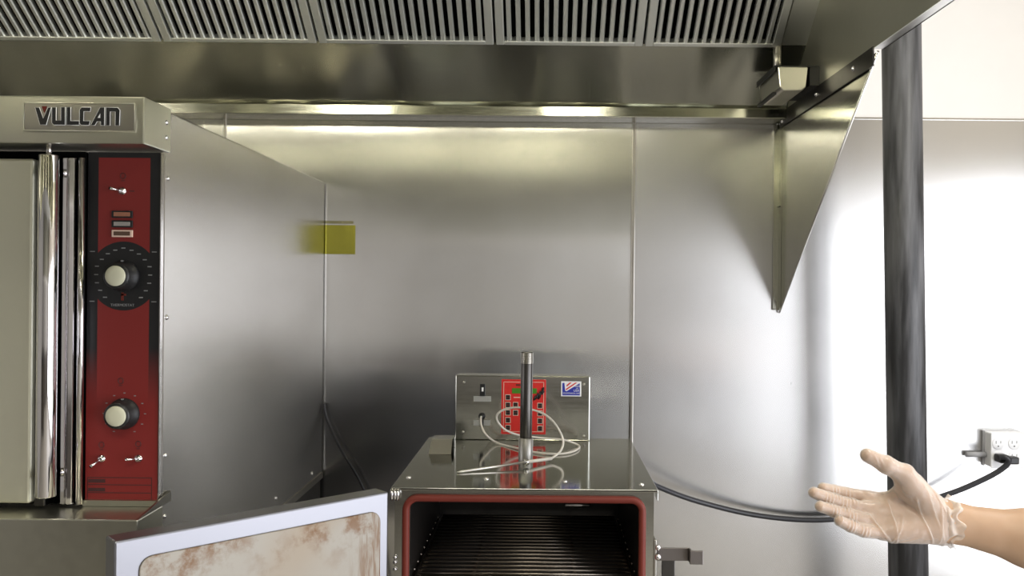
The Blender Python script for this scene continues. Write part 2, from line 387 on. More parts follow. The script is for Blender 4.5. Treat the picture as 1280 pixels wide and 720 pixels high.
ct = thing('prep_counter', 'long dark counter against the far wall, seen only mirrored low in the steel', 'counter', (-1.6, -2.2, 0))
obj('cabinet', MB().box(-2.55, -0.75, -2.5, -1.55, 0.06, 0.86), M['dado'], ct, 0.004)
obj('counter_top', MB().box(-2.57, -0.73, -2.52, -1.52, 0.86, 0.90), M['black'], ct, 0.004)
obj('plinth', MB().box(-2.5, -0.8, -2.48, -1.6, 0, 0.06), M['black'], ct)
# yellow reflection in the steel, painted as a thin sheet just right of the oven
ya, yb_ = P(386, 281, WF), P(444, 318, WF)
yl = obj('yellow_reflection', MB().box(ya.x, yb_.x, WF-.0012, WF, yb_.z, ya.z), M['yellow']); tag(yl, 'yellow reflection painted as a thin sheet on the steel wall beside the oven', 'label')
obj('upper_reflection', MB().box(ya.x, yb_.x-.006, WF-.0008, WF, ya.z+.004, ya.z+.012), M['olive'], yl)

# ================================================================== EXHAUST HOOD
HX0, HX1, HY0, HY1 = -2.3, 0.667, 0.55, 2.515
HZ0, HZ1 = 1.982, 2.72
SL = 0.73                                            # rise over run of the sloping back of the hood
def slope_pt(x, y): return Vector((x, y, 1.984 + SL*(2.44-y)))
hood = thing('exhaust_hood', 'long stainless exhaust hood with sloped back panel over the appliances', 'hood', (-0.8, HY1, HZ0))
YB0, YB1 = 2.44, 2.263                               # sloping plate below the filters
nsl = Vector((0, SL, 1)).normalized()*0.004
obj('back_panel', MB().prism([slope_pt(HX0, YB0), slope_pt(HX1-.003, YB0), slope_pt(HX1-.003, YB1), slope_pt(HX0, YB1)], nsl), M['hood_panel'], hood)
lp = MB(); lp.box(HX0, HX1-.004, 2.428, 2.445, 1.956, 1.984); lp.box(HX0, HX1-.004, 2.445, HY1, 1.956, 1.960)
obj('bottom_lip', lp, M['hood_steel'], hood, 0.003)
for sx, nm in ((HX1, 'r'), (HX0, 'l')):
    s = MB().prism([(sx, HY1, HZ0), (sx, HY0, HZ0), (sx, HY0, HZ1), (sx, HY1, HZ1)], (-.003 if sx > 0 else .003, 0, 0))
    obj('side_panel', s, M['hood_side'], hood)
obj('side_flange', MB().box(HX1, HX1+.02, HY0, 1.80, HZ0, HZ0+.004).box(HX1+.017, HX1+.02, HY0, 1.80, HZ0, HZ0+.02), M['bracket_steel'], hood)
obj('top_panel', MB().box(HX0, HX1, HY0, HY1, HZ1, HZ1+.004), M['hood_steel'], hood)
obj('front_panel', MB().box(HX0, HX1, HY0-.003, HY0, HZ0, HZ1).box(HX0, HX1, HY0, HY0+.03, HZ0, HZ0+.003), M['hood_steel'], hood)
# filler strips of the filter bank
YF1 = 1.86
FX = [-1.655, -0.985, -0.588, -0.135, 0.245, 0.597]
obj('filler_panel', MB().prism([slope_pt(FX[-1]+.004, YB1-.001), slope_pt(HX1-.003, YB1-.001), slope_pt(HX1-.003, YF1), slope_pt(FX[-1]+.004, YF1)], nsl), M['filter_steel'], hood)
obj('filler_panel', MB().prism([slope_pt(HX0+.004, YB1-.001), slope_pt(FX[0]-.004, YB1-.001), slope_pt(FX[0]-.004, YF1), slope_pt(HX0+.004, YF1)], nsl), M['hood_steel'], hood)
a = slope_pt(0, YF1)
obj('plenum_front', MB().box(HX0+.004, HX1-.004, YF1-.004, YF1, a.z, HZ1), M['hood_steel'], hood)
# row of hanging clips along the lower edge of the filters
for x0, x1 in ((-1.25, -1.05), (-0.82, -0.63), (-0.51, -0.26), (0.03, 0.18), (0.30, 0.54)):
    cl = MB().prism([slope_pt(x0, YB1+.004)-nsl*.4, slope_pt(x1, YB1+.004)-nsl*.4, slope_pt(x1, YB1-.008)-nsl*2.2, slope_pt(x0, YB1-.008)-nsl*2.2], -nsl*.5)
    obj('filter_ledge', cl, M['bracket_steel'], hood)
for (lx, ly, lz) in HOOD_LAMPS:
    cage = obj('lamp', MB().cyl((lx, ly, HZ1-.03), (lx, ly, HZ1), .07), M['bracket_steel'], hood)
    obj('lamp_globe', MB().lathe((lx, ly, lz), (0, 0, 1), [(0, -.03), (.03, -.025), (.055, .0), (.065, .06), (.065, .15), (.06, HZ1-.03-lz)]), M['lamp'], cage)
    l = bpy.data.lights.new('hood_lamp_light', 'POINT'); l.energy = LAMP_POWER; l.color = (1.0, 0.95, 0.77); l.shadow_soft_size = 0.05
    lo = bpy.data.objects.new('hood_lamp_light', l); lo.location = (lx, ly, lz-.09); C.objects.link(lo)
# triangular end skirt below the right end of the hood
sk = obj('side_skirt', MB().prism([(HX1, 2.512, 1.965), (HX1, 1.78, 1.972), (HX1, 2.512, 1.418)], (.0025, 0, 0)), M['hood_steel'], hood)
hem = MB().tube([(HX1+.001, 1.78, 1.972), (HX1+.001, 2.512, 1.418)], 0.0028, 8)
obj('skirt_hem', hem, M['wall_steel'], sk)
obj('skirt_angle', MB().box(HX1-.018, HX1-.0005, 2.512, 2.518, 1.425, 1.955).box(HX1-.003, HX1-.0005, 2.494, 2.518, 1.425, 1.955), M['hood_steel'], sk)
obj('skirt_angle', MB().box(HX1-.006, HX1-.003, 1.79, 2.50, 1.945, 1.985), M['dark_steel'], sk)
for (y, z) in ((1.90, 1.966), (2.16, 1.966), (2.47, 1.957)):
    obj('bolt', MB().lathe((HX1-.006, y, z), (-1, 0, 0), [(.006, 0), (.006, .002), (.0035, .005), (0, .006)], 12), M['chrome'], sk)
obj('rivet', MB().lathe((HX1-.003, 2.503, 1.72), (-1, 0, 0), [(.003, 0), (.002, .002), (0, .0025)], 10), M['black'], sk)

# baffle grease filters
def make_filter(x0, x1, label, first_width=None):
    base = slope_pt((x0+x1)/2, YB1-.004)
    t = thing('grease_filter', label, 'filter', base, 'baffle filters in the hood')
    run = math.hypot(YB1-.004-YF1-.004, SL*(YB1-YF1-.008)); ay = Vector((0, -1, SL)).normalized(); nx = Vector((0, -SL, -1)).normalized()
    def Q(a, b, c): return base + Vector((a, 0, 0)) + ay*b + nx*c
    def qbox(mb, a0, a1, b0, b1, c0, c1):
        p = [Q(a, b, c) for a in (a0, a1) for b in (b0, b1) for c in (c0, c1)]
        v = [mb.bm.verts.new(q) for q in p]
        for f in ((0,1,3,2),(4,6,7,5),(0,4,5,1),(2,3,7,6),(0,2,6,4),(1,5,7,3)): mb.bm.faces.new([v[i] for i in f])
    hw = (x1-x0)/2-.003
    f = MB()
    qbox(f, -hw, -hw+.021, 0, run, -.004, .016); qbox(f, hw-.021, hw, 0, run, -.004, .016)
    qbox(f, -hw+.021, hw-.021, 0, .012, -.004, .016); qbox(f, -hw+.021, hw-.021, run-.012, run, -.004, .016)
    obj('frame', f, M['filter_steel'], t, 0.002)
    b = MB(); inner = 2*(hw-.022); n = max(4, round(inner/.0232)); pitch = inner/n
    for k in range(n):
        c = -inner/2 + (k+.5)*pitch; hwid = pitch*.25
        prof = [(-hwid, .0), (-hwid, .011), (-hwid*.6, .0145), (hwid*.6, .0145), (hwid, .011), (hwid, .0)]
        b.prism([Q(c+u, .012, h) for u, h in prof], ay*(run-.024))
    obj('baffles', b, M['filter_steel'], t)
    k = MB(); qbox(k, -hw+.006, hw-.006, .004, run-.004, -.034, -.014)  # black sheet painted in as the shade between the baffles
    obj('gap_shade_back', k, M['black_gap'], t)
    return t
names = ['wide baffle filter at the far left end of the hood, above the oven top cap',
         'baffle filter second from the left, above the gap right of the oven',
         'widest whole baffle filter in the middle of the hood, third from the left',
         'baffle filter fourth from the left, above the wall joint bar',
         'baffle filter at the right end of the hood, nearest the grease cup']
for i in range(5): make_filter(FX[i], FX[i+1], names[i])

# grease cup in its bracket
gc = thing('grease_cup', 'small square steel grease cup hung at the right end of the hood', 'grease cup', (0.597, 2.235, 1.97))
cb = MB()
def ring(y, ins, zt, zb):
    return [Vector((0.558+ins, y, zt)), Vector((0.558+ins*1.6+.004, y, zb+.008)), Vector((0.558+ins*1.6+.012, y, zb)), Vector((0.636-ins*1.6-.012, y, zb)), Vector((0.636-ins*1.6-.004, y, zb+.008)), Vector((0.636-ins, y, zt))]
cb.prism(ring(2.142, .002, 2.029, 1.971), (0, .185, 0))
obj('cup', cb, M['cup'], gc, 0.003)
br = MB(); br.box(0.553, HX1-.004, 2.145, 2.33, 2.0295, 2.0325); br.box(0.640, HX1-.0035, 2.147, 2.33, 1.985, 2.0295)
br.box(0.553, 0.556, 2.145, 2.33, 2.018, 2.0295); br.box(0.553, 0.562, 2.16, 2.32, 1.965, 1.971)
obj('bracket', br, M['black'], gc)
obj('drain_stub', MB().cyl((0.588, 2.255, 2.0325), (0.588, 2.255, 2.118), .0105, n=16), M['bracket_steel'], gc)

# ================================================================== POLE
pd = Vector((0.0306, 0, -1.353)); p_a = Vector((0.879, 2.19, 2.13))
pt = lambda z: p_a + pd*((p_a.z-z)/1.353)
pm = MB().cyl(pt(0.0), pt(ZC), 0.0468, n=40)
pole = obj('support_pole', pm, M['pole']); tag(pole, 'black round steel pole standing floor to ceiling beside the hood', 'pole')
obj('base_flange', MB().lathe(pt(0.0), (0, 0, 1), [(.05, .012), (.11, .012), (.11, 0), (.047, 0)], 32), M['pole'], pole)

# ================================================================== CONVECTION OVEN
OX1, OX0 = -0.6325, -1.66
OF, OB = 1.4525, 2.508
oven = thing('convection_oven', 'large steel convection oven with red and black control panel', 'oven', (-1.15, 1.95, 0))
body = MB(); body.box(OX0, OX1, OF+.004, OB, 0.945, 1.778)
obj('body', body, M['oven_side'], oven, 0.003)
obj('side_trim', MB().box(OX1, OX1+.003, 1.80, OB, 0.935, 0.952).box(OX1, OX1+.003, OF+.02, 1.80, 0.93, 1.0), M['bracket_steel'], oven)
cap = obj('top_cap', MB().box(OX0, OX1+.003, 1.375, 1.474, 1.709, 1.783), M['oven_steel'], oven, 0.002)
for (y, z) in ((1.455, 1.757), (1.455, 1.732)):
    obj('bolt', MB().lathe((OX1+.003, y, z), (1, 0, 0), [(.0045, 0), (.0045, .001), (.002, .003), (0, .0035)], 10), M['chrome'], oven)
for (px, py) in ((205, 222), (207, 397), (205, 571), (203, 648)):
    q = P(px, py, 1.458); obj('bolt', MB().lathe((OX1, 1.470, q.z), (1, 0, 0), [(.0045, 0), (.0045, .001), (.002, .003), (0, .0035)], 10), M['chrome'], oven)
for (px, py, D) in ((345, 623, 2.08), (391, 592, 2.40)):
    q = P(px, py, D); obj('bolt', MB().lathe((OX1, D, q.z), (1, 0, 0), [(.006, 0), (.006, .001), (.003, .003), (0, .0035)], 10), M['chrome'], oven)
base = MB(); base.box(OX0, OX1+.005, 1.362, OF, 0.72, 1.125)
obj('base_front', base, M['oven_steel'], oven, 0.002)
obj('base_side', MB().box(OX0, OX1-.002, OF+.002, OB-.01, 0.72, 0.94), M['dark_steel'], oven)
obj('vent_slot', MB().box(OX1+.005, OX1+.006, 1.395, 1.402, 1.07, 1.098), M['black'], oven)
obj('corner_gusset', MB().prism([(OX1+.001, 1.362, 1.125), (OX1+.001, OF+.03, 1.125), (OX1+.001, OF+.03, 1.142)], (.004, 0, 0)), M['bracket_steel'], oven)
for lx in (OX0+.06, OX1-.07):
    for ly in (OF+.03, OB-.08):
        lg = obj('leg', MB().cyl((lx, ly, 0.03), (lx, ly, 0.72), .025), M['dark_steel'], oven)
        obj('foot', MB().lathe((lx, ly, 0), (0, 0, 1), [(0, 0), (.03, 0), (.03, .012), (.018, .03)]), M['black'], lg)
# front recess and door
obj('front_frame', MB().box(OX0, -0.7575, 1.446, OF, 1.128, 1.706), M['black_gap'], oven)
dr = obj('door', MB().box(OX0+.03, -0.826, 1.415, 1.446, 1.135, 1.690), M['oven_door'], oven, 0.004)
hd = MB().cyl((-0.792, 1.40, 1.150), (-0.792, 1.40, 1.694), .0150, n=28)
hnd = obj('handle', hd, M['chrome'], dr, 0.002)
for z in (1.67, 1.18): obj('handle_post', MB().cyl((-0.792, 1.40, z), (-0.80, 1.445, z), .007), M['chrome'], hnd)
obj('handle_pin', MB().cyl((-0.792, 1.40, 1.694), (-0.792, 1.40, 1.709), .004), M['chrome'], hnd)
obj('door_edge', MB().box(-0.826, -0.808, 1.425, 1.446, 1.128, 1.690), M['dark_steel'], dr, 0.002)
mb = MB(); prof = [(-.7890, 1.446), (-.7890, 1.436), (-.7870, 1.432), (-.7790, 1.430), (-.7785, 1.434), (-.7765, 1.434), (-.7760, 1.430), (-.7690, 1.432), (-.7670, 1.436), (-.7670, 1.446)]
mb.prism([(x, y, 1.130) for x, y in prof], (0, 0, .564)); obj('mullion', mb, M['chrome'], oven, 0.001)
obj('mullion', MB().cyl((-0.7570, 1.434, 1.130), (-0.7570, 1.434, 1.694), .0052, n=20), M['chrome'], oven)
# control panel
CPX0, CPX1, CPY = -0.7545, -0.6345, 1.4485
cpc = P(154, 345, CPY); cp_z = lambda py: P(153, py, CPY).z; cp_x = lambda px: P(px, 345, CPY).x
rl = oven.location
cmat = control_mat(cp_x(154.5)-rl.x, .0428, cp_z(505)-rl.z, cp_z(435)-rl.z, cpc.z-rl.z, .0565, cp_z(197)-rl.z)
cp = obj('control_panel', MB().box(CPX0, CPX1, CPY, OF+.004, 1.129, 1.706), cmat, oven)
obj('panel_edge', MB().box(CPX1, OX1-.0005, 1.446, OF+.004, 1.129, 1.706), M['chrome'], oven)
obj('panel_sill', MB().box(CPX0, CPX1, 1.440, CPY, 1.1255, 1.135), M['oven_steel'], oven)
def knob(px, py, pr):
    c = P(px, py, CPY)
    k = obj('knob', MB().lathe(c, (0, -1, 0), [(.0255, 0), (.0255, .006), (.0225, .008), (.0215, .026), (.0195, .029), (.0, .029)]), M['black'], cp)
    obj('knob_cap', MB().lathe(c+Vector((0, -.029, 0)), (0, -1, 0), [(.0165, 0), (.0165, .001), (.0155, .002), (.008, .0032), (0, .0036)]), M['cream'], k)
    mk = MB(); mk.box(c.x-.0018, c.x+.0018, CPY-.0085, CPY-.006, c.z+.0235, c.z+.0255); obj('pointer', mk, M['grey_ink'], k)
knob(155, 345, 0); knob(155.5, 517, 0)
dm = MB()
for i in range(17):
    t = math.radians(-140 + 280*i/16); rr = .0445 if i % 4 else .046
    c = cpc + Vector((math.sin(t)*rr, 0, math.cos(t)*rr))
    dm.box(c.x-.0032, c.x+.0032, CPY-.0004, CPY, c.z-.0009, c.z+.0009)
for sx in (-1, 1):
    for z in (.040, -.042): dm.box(cpc.x+sx*.051-.004, cpc.x+sx*.051+.004, CPY-.0004, CPY, cpc.z+z-.0007, cpc.z+z+.0007)
obj('dial_markings', dm, M['grey_ink'], cp)
tm = text_mb('THERMOSTAT', .0062, facing(P(153, 381.5, CPY-.0003))); obj('dial_lettering', tm, M['grey_ink'], cp)
sy = MB(); c = P(153, 371, CPY-.0003); sy.box(c.x-.002, c.x+.002, CPY-.0004, CPY, c.z-.006, c.z+.007); sy.box(c.x-.002, c.x+.006, CPY-.0004, CPY, c.z+.002, c.z+.005)
obj('dial_symbol', sy, M['gasket'], cp)
d2 = MB(); c2 = P(155.5, 517, CPY)
for i in range(11):
    t = math.radians(-150 + 30*i); c = c2 + Vector((math.sin(t)*.034, 0, math.cos(t)*.034)); d2.box(c.x-.0017, c.x+.0017, CPY-.0004, CPY, c.z-.0007, c.z+.0007)
obj('timer_markings', d2, M['grey_ink'], cp)
def glyph(mb, px, py, w, h):
    c = P(px, py, CPY); n = 14
    ring_ = [c + Vector((math.cos(2*math.pi*i/n)*w, -.0003, math.sin(2*math.pi*i/n)*h)) for i in range(n)]
    mb.tube(ring_, .0006, 5, closed=True); mb.box(c.x-w*.7, c.x+w*.7, CPY-.0004, CPY, c.z-h*1.75, c.z-h*1.5)
for px, py in ((154, 220), (127, 556), (173, 555), (151, 476)):
    g = MB(); glyph(g, px, py, .0042, .0048); obj('printed_symbol', g, M['dark_ink'], cp)
c = P(165, 239, CPY); obj('switch_mark', MB().box(c.x-.004, c.x+.004, CPY-.0004, CPY, c.z-.0008, c.z+.0008), M['dark_ink'], cp)
g = MB()
for yy, hh in ((597, .0006), (606, .0006), (616, .0006), (625, .0006)):
    z = P(150, yy, CPY).z; g.box(cp_x(112), cp_x(192), CPY-.0004, CPY, z-hh, z+hh)
for yy in (601, 612): z = P(118, yy, CPY).z; g.box(cp_x(113), cp_x(134), CPY-.0004, CPY, z-.003, z+.003)
for xx in (112, 192): g.box(cp_x(xx)-.0006, cp_x(xx)+.0006, CPY-.0004, CPY, P(150, 625, CPY).z, P(150, 597, CPY).z)
obj('printed_box', g, M['dark_ink'], cp)
for px, py, dx, dz in ((153.5, 239, -.012, .003), (127.5, 573, -.009, -.010), (173.5, 573, -.012, .002)):
    c = P(px, py, CPY)
    s = obj('toggle_switch', MB().lathe(c, (0, -1, 0), [(.0062, 0), (.0062, .003), (.0042, .0035), (.0042, .006), (.0025, .0065), (.0, .0065)], 16), M['chrome'], cp)
    obj('lever', MB().tube([c+Vector((0, -.006, 0)), c+Vector((dx*.6, -.014, dz*.6)), c+Vector((dx, -.02, dz))], .002, 10, radii=[.0016, .002, .0026]), M['chrome'], s)
for py, lm, bm_ in ((268, 'lens_amber', 'black'), (280, 'lens_grey', 'black'), (292, 'lens_dark', 'pinkish')):
    c = P(153.5, py, CPY)
    il = obj('indicator_light', MB().box(c.x-.0172, c.x+.0172, CPY-.003, CPY, c.z-.0058, c.z+.0058), M[bm_], cp, 0.0008)
    obj('lens', MB().box(c.x-.0135, c.x+.0135, CPY-.0038, CPY-.003, c.z-.0034, c.z+.0034), M[lm], il, 0.0004)
# name plate
NPY = 1.375
x0, x1, z0, z1 = -0.815, -0.6425, 1.728, 1.771
npl = obj('name_plate', MB().box(x0, x1, NPY-.004, NPY, z0, z1), M['bracket_steel'], oven, 0.0015)
fr = MB(); fr.tube([(x0, NPY-.004, z0), (x1, NPY-.004, z0), (x1, NPY-.004, z1), (x0, NPY-.004, z1)], .0012, 6, closed=True); obj('plate_rim', fr, M['oven_steel'], npl)
def pl(zx, zy, dy=0): return Vector((x0+(zx-78)/884*(x1-x0), NPY-.004-dy, z1-(zy-103)/208*(z1-z0)))
LET = {'V': [(172,140),(206,140),(238,222),(274,140),(300,140),(262,270),(212,270)],
 'U': [(306,138),(340,138),(340,236),(378,236),(378,136),(412,136),(412,270),(322,270),(306,254)],
 'L': [(424,136),(456,136),(456,238),(524,238),(524,270),(424,270)],
 'C': [(545,135),(616,135),(612,166),(560,166),(558,238),(612,238),(602,270),(542,270),(527,254),(527,154)],
 'A': [(616,270),(690,135),(726,135),(726,270),(696,270),(696,242),(666,242),(650,270)],
 'N': [(738,135),(830,135),(848,155),(845,270),(812,270),(812,166),(770,166),(770,270),(738,270)]}
for ch, poly in LET.items():
    lt = obj('letter', MB().prism([pl(a, b) for a, b in poly], (0, -.0022, 0)), M['black'], npl)
    obj('letter_outline', MB().tube([pl(a, b, .0018) for a, b in poly], .00055, 6, closed=True), M['white'], lt)
obj('letter_notch', MB().prism([pl(672, 214, .0022), pl(692, 214, .0022), pl(692, 182, .0022)], (0, -.0004, 0)), M['white'], npl)
obj('emblem', MB().prism([pl(224, 130), pl(262, 130), pl(243, 178)], (0, -.0022, 0)), M['gasket'], npl)

# oven's cord hanging down behind it
oc = MB().tube(smooth_path([P(405, 505, 2.505), P(409, 525, 2.50), P(427, 563, 2.49), P(455, 613, 2.49), P(480, 700, 2.495), (-0.42, 2.495, 0.4), (-0.42, 2.497, 0.16), (-0.45, 2.49, 0.005)]), .0038, 8)
tag(obj('oven_cord', oc, M['cord']), 'thin black cord slanting down the wall right of the oven', 'cord')

# ================================================================== SMOKER
SX0, SX1, SY0, SY1, SZ0, SZ1 = -0.276, 0.206, 1.61, 2.125, 0.53, 1.122
smk = thing('smoker_oven', 'electric smoker oven with its door standing open', 'smoker', ((SX0+SX1)/2, (SY0+SY1)/2, 0.50))
ox0, ox1, oz0, oz1 = SX0+.032, SX1-.031, 0.60, 1.097
sh = MB()
sh.box(SX0+.004, SX0+.006, SY0+.008, SY1, SZ0, SZ1-.004); sh.box(SX1-.006, SX1-.004, SY0+.008, SY1, SZ0, SZ1-.004)
sh.box(SX0+.006, SX1-.006, SY1-.002, SY1, SZ0, SZ1-.004); sh.box(SX0+.004, SX1-.004, SY0+.008, SY1, SZ0-.002, SZ0)
obj('cabinet', sh, M['smoker_steel'], smk)
ff = MB(); ff.box(SX0+.004, ox0, SY0, SY0+.008, SZ0, SZ1-.006); ff.box(ox1, SX1-.004, SY0, SY0+.008, SZ0, SZ1-.006)
ff.box(ox0, ox1, SY0, SY0+.008, oz1, SZ1-.006); ff.box(ox0, ox1, SY0, SY0+.008, SZ0, oz0)
obj('face_frame', ff, M['smoker_steel'], smk)
cv = MB(); YI = 2.07
cv.box(ox0-.003, ox0, SY0+.008, YI, oz0, oz1); cv.box(ox1, ox1+.003, SY0+.008, YI, oz0, oz1)
cv.box(ox0, ox1, YI-.003, YI, oz0, oz1); cv.box(ox0, ox1, SY0+.008, YI, oz1, oz1+.003); cv.box(ox0, ox1, SY0+.008, YI, oz0-.003, oz0)
obj('oven_liner', cv, M['soot'], smk)
tp = MB(); tp.box(SX0-.002, SX1+.003, SY0-.006, SY1+.002, SZ1-.005, SZ1); tp.box(SX1+.001, SX1+.003, SY0-.006, SY0+.03, SZ1-.02, SZ1-.005)
top = obj('top_panel', tp, M['smoker_top'], smk, 0.0012)
for px, py in ((511, 597), (608, 599), (706, 602), (802, 606)):
    c = P(px, py, 1.0); D = (H-SZ1)/(H-c.z); c = P(px, py, D)
    obj('screw', MB().lathe((c.x, c.y, SZ1), (0, 0, 1), [(.005, 0), (.005, .001), (.003, .0032), (0, .004)], 12), M['chrome'], top)
# gasket
gx0, gx1, gz0, gz1, gr = ox0-.007, ox1+.006, oz0-.006, oz1+.006, .022
gp = []
for cx_, cz_, a0 in ((gx1-gr, gz1-gr, 0), (gx0+gr, gz1-gr, 90), (gx0+gr, gz0+gr, 180), (gx1-gr, gz0+gr, 270)):
    for k in range(7):
        t = math.radians(a0+15*k); gp.append(Vector((cx_+gr*math.cos(t), SY0-.003, cz_+gr*math.sin(t))))
obj('door_gasket', MB().tube(gp, .0068, 10, closed=True), M['gasket'], smk)
# hinges and latch keeper
hg = MB()
for dx in (0, .006, .011): hg.cyl((SX0+dx, SY0-.010, 1.100), (SX0+dx, SY0-.010, 1.121), .0028, n=10)
obj('hinge', hg, M['chrome'], smk)
h2 = MB()
for z in (.985, .994, .972): h2.lathe((SX0+.006, SY0, z), (0, -1, 0), [(.004, 0), (.004, .003), (0, .006)], 10)
obj('hinge', h2, M['chrome'], smk)
lz = P(850, 695, 1.6).z
lt = MB(); lt.box(SX1-.004, SX1+.001, SY0-.004, SY0+.03, lz-.075, lz+.027)
lat = obj('latch_plate', lt, M['bracket_steel'], smk, 0.001)
la = MB(); la.box(SX1+.001, SX1+.060, SY0-.001, SY0+.002, lz-.012, lz+.012); la.box(SX1+.060, SX1+.0635, SY0-.016, SY0+.002, lz-.013, lz+.012); la.box(SX1+.060, SX1+.084, SY0-.018, SY0-.015, lz-.013, lz+.012)
obj('latch_arm', la, M['dull_dark'], lat, 0.001)
obj('latch_post', MB().box(SX1+.012, SX1+.036, SY0+.003, SY0+.009, lz-.085, lz-.010), M['dark_steel'], lat, 0.001)
obj('latch_screw', MB().lathe((SX1+.004, SY0-.004, lz-.004), (0, -1, 0), [(.006, 0), (.006, .003), (0, .006)], 12).lathe((SX1+.004, SY0-.004, lz+.013), (0, -1, 0), [(.005, 0), (.005, .003), (0, .005)], 12), M['chrome'], lat)
for x in (SX0+.05, SX1-.05):
    for y in (SY0+.06, SY1-.06): obj('foot', MB().cyl((x, y, 0.50), (x, y, SZ0-.002), .02), M['black'], smk)
# rack supports, and a shiny rod added for a glint at the cavity back
for sx, s in ((ox0, 1), (ox1, -1)):
    rs = MB(); rs.box(min(sx, sx+s*.004), max(sx, sx+s*.004), SY0+.02, YI-.02, .936, .948)
    for k in range(9): rs.lathe((sx+s*.004, SY0+.03+k*.045, .962), (s, 0, 0), [(.0028, 0), (.0022, .002), (0, .003)], 8)
    rs.box(min(sx, sx+s*.014), max(sx, sx+s*.014), SY0+.02, YI-.02, .936, .939)
    obj('rack_support', rs, M['rack'], smk)
c = P(722, 631, 2.05)
obj('glint_rod', MB().cyl((c.x-.03, 2.05, c.z), (c.x+.03, 2.05, c.z), .006).box(c.x-.012, c.x+.012, 2.05, 2.068, c.z-.008, c.z+.008), M['chrome'], smk, 0.002)
# door
hng = Vector((SX0-.002, SY0-.012, 0)); dd = Vector((-.735, -.68, 0)).normalized(); dn = Vector((-dd.y, dd.x, 0))
if dn.y > 0: dn = -dn
DM = Matrix((( dd.x, dn.x, 0, hng.x), (dd.y, dn.y, 0, hng.y), (0, 0, 1, 0), (0, 0, 0, 1)))   # local x along the door, y out of its inner face
DL, DZ0, DZ1 = .470, .535, 1.116
dp = MB(); dp.box(0.004, DL, -.042, 0, DZ0, DZ1, DM)
door = obj('door', dp, M['door_rim'], smk, 0.003)
li = MB(); rr = .02; pts = []
lx0, lx1, lz0, lz1 = .022, DL-.034, DZ0+.03, DZ1-.03
for cx_, cz_, a0 in ((lx1-rr, lz1-rr, 0), (lx0+rr, lz1-rr, 90), (lx0+rr, lz0+rr, 180), (lx1-rr, lz0+rr, 270)):
    for k in range(6):
        t = math.radians(a0+18*k); pts.append(DM @ Vector((cx_+rr*math.cos(t), 0, cz_+rr*math.sin(t))))
li.prism(pts, DM.to_3x3() @ Vector((0, .0035, 0)))
obj('door_liner', li, M['door_liner'], door, 0.003)
obj('latch_tongue', MB().box(DL-.05, DL+.0, -.055, -.042, .93, .96, DM), M['bracket_steel'], door, 0.002)
# chimney pipe on the top panel
pc = P(657, 575, 1.0); D = (H-SZ1)/(H-pc.z); pc = P(657, 575, D); PXp, PYp = pc.x, pc.y
ptop = P(658, 440, PYp).z
pz = SZ1+.048
cp_ = obj('smoke_pipe', MB().cyl((PXp, PYp, pz-.01), (PXp+.001, PYp, ptop), .0128, n=28), M['dark_steel'], smk, 0.001)
obj('pipe_coupling', MB().lathe((PXp, PYp, SZ1), (0, 0, 1), [(.0155, 0), (.0155, .046), (.013, .048), (.0128, .048)]), M['dull_steel'], cp_)
th = MB()
for k in range(7): th.lathe((PXp+.001, PYp, ptop-.024+k*.0032), (0, 0, 1), [(.0126, 0), (.0136, .0016), (.0126, .0032)])
obj('pipe_thread', th, M['bracket_steel'], cp_)
# control box
BX0, BX1, BY, BZ1 = -0.212, 0.108, 2.094, 1.275
cb = obj('control_box', MB().box(BX0, BX1, BY, BY+.055, SZ1, BZ1), M['smoker_steel'], smk, 0.002)
for px, py in ((580, 478), (730, 480), (579, 540), (730, 545)):
    c = P(px, py, BY); obj('screw', MB().lathe((c.x, BY, c.z), (0, -1, 0), [(.0035, 0), (.0035, .001), (0, .002)], 10), M['bracket_steel'], cb)
def brect(px0, py0, px1, py1):
    p, q = P(px0, py0, BY), P(px1, py1, BY); return p.x, q.x, q.z, p.z
def bplate(name, px0, py0, px1, py1, m, par, d0=0.0, d1=.001, bev=0):
    a, b, z0_, z1_ = brect(px0, py0, px1, py1); return obj(name, MB().box(a, b, BY-d1, BY-d0, z0_, z1_), m, par, bev)
sw = bplate('rocker_switch', 600, 480, 606.5, 495, M['black'], cb, 0, .004, .0008)
bplate('switch_mark', 602.3, 484, 604.5, 489, M['white'], sw, .004, .0044)
bplate('switch_label', 592, 495, 614, 502, M['label_grey'], cb)
bplate('jack_label', 592, 525, 613, 532, M['label_grey'], cb)
c = P(602.5, 520, BY)
obj('probe_jack', MB().lathe(c, (0, -1, 0), [(.008, 0), (.008, .004), (.005, .005), (.004, .012), (0, .012)], 16).box(c.x-.004, c.x+.004, BY-.003, BY, c.z-.026, c.z), M['black'], cb)
kp = bplate('keypad', 627, 474, 682, 543, M['red'], cb, 0, .0015, .0006)
a, b, z0_, z1_ = brect(629.5, 477, 679.5, 540)
ol = MB()
for (u0, u1, w0, w1) in ((a, b, z1_-.0012, z1_), (a, b, z0_, z0_+.0012), (a, a+.0012, z0_, z1_), (b-.0012, b, z0_, z1_)): ol.box(u0, u1, BY-.0019, BY-.0015, w0, w1)
obj('keypad_outline', ol, M['pinkish'], kp)
bplate('display', 640, 485, 671, 492, M['green'], kp, .0015, .0022, .0003)
bplate('display_label', 645, 480, 660, 482.5, M['gasket'], kp, .0015, .0019)
bplate('display_caption', 642, 496, 652, 497.2, M['pinkish'], kp, .0015, .0019)
keys = [(635, 496.5), (635, 506), (635, 515.5), (635, 525), (635, 534.5), (644.5, 506), (644.5, 515.8), (675, 507), (675, 516.5), (675, 526), (675, 535.5)]
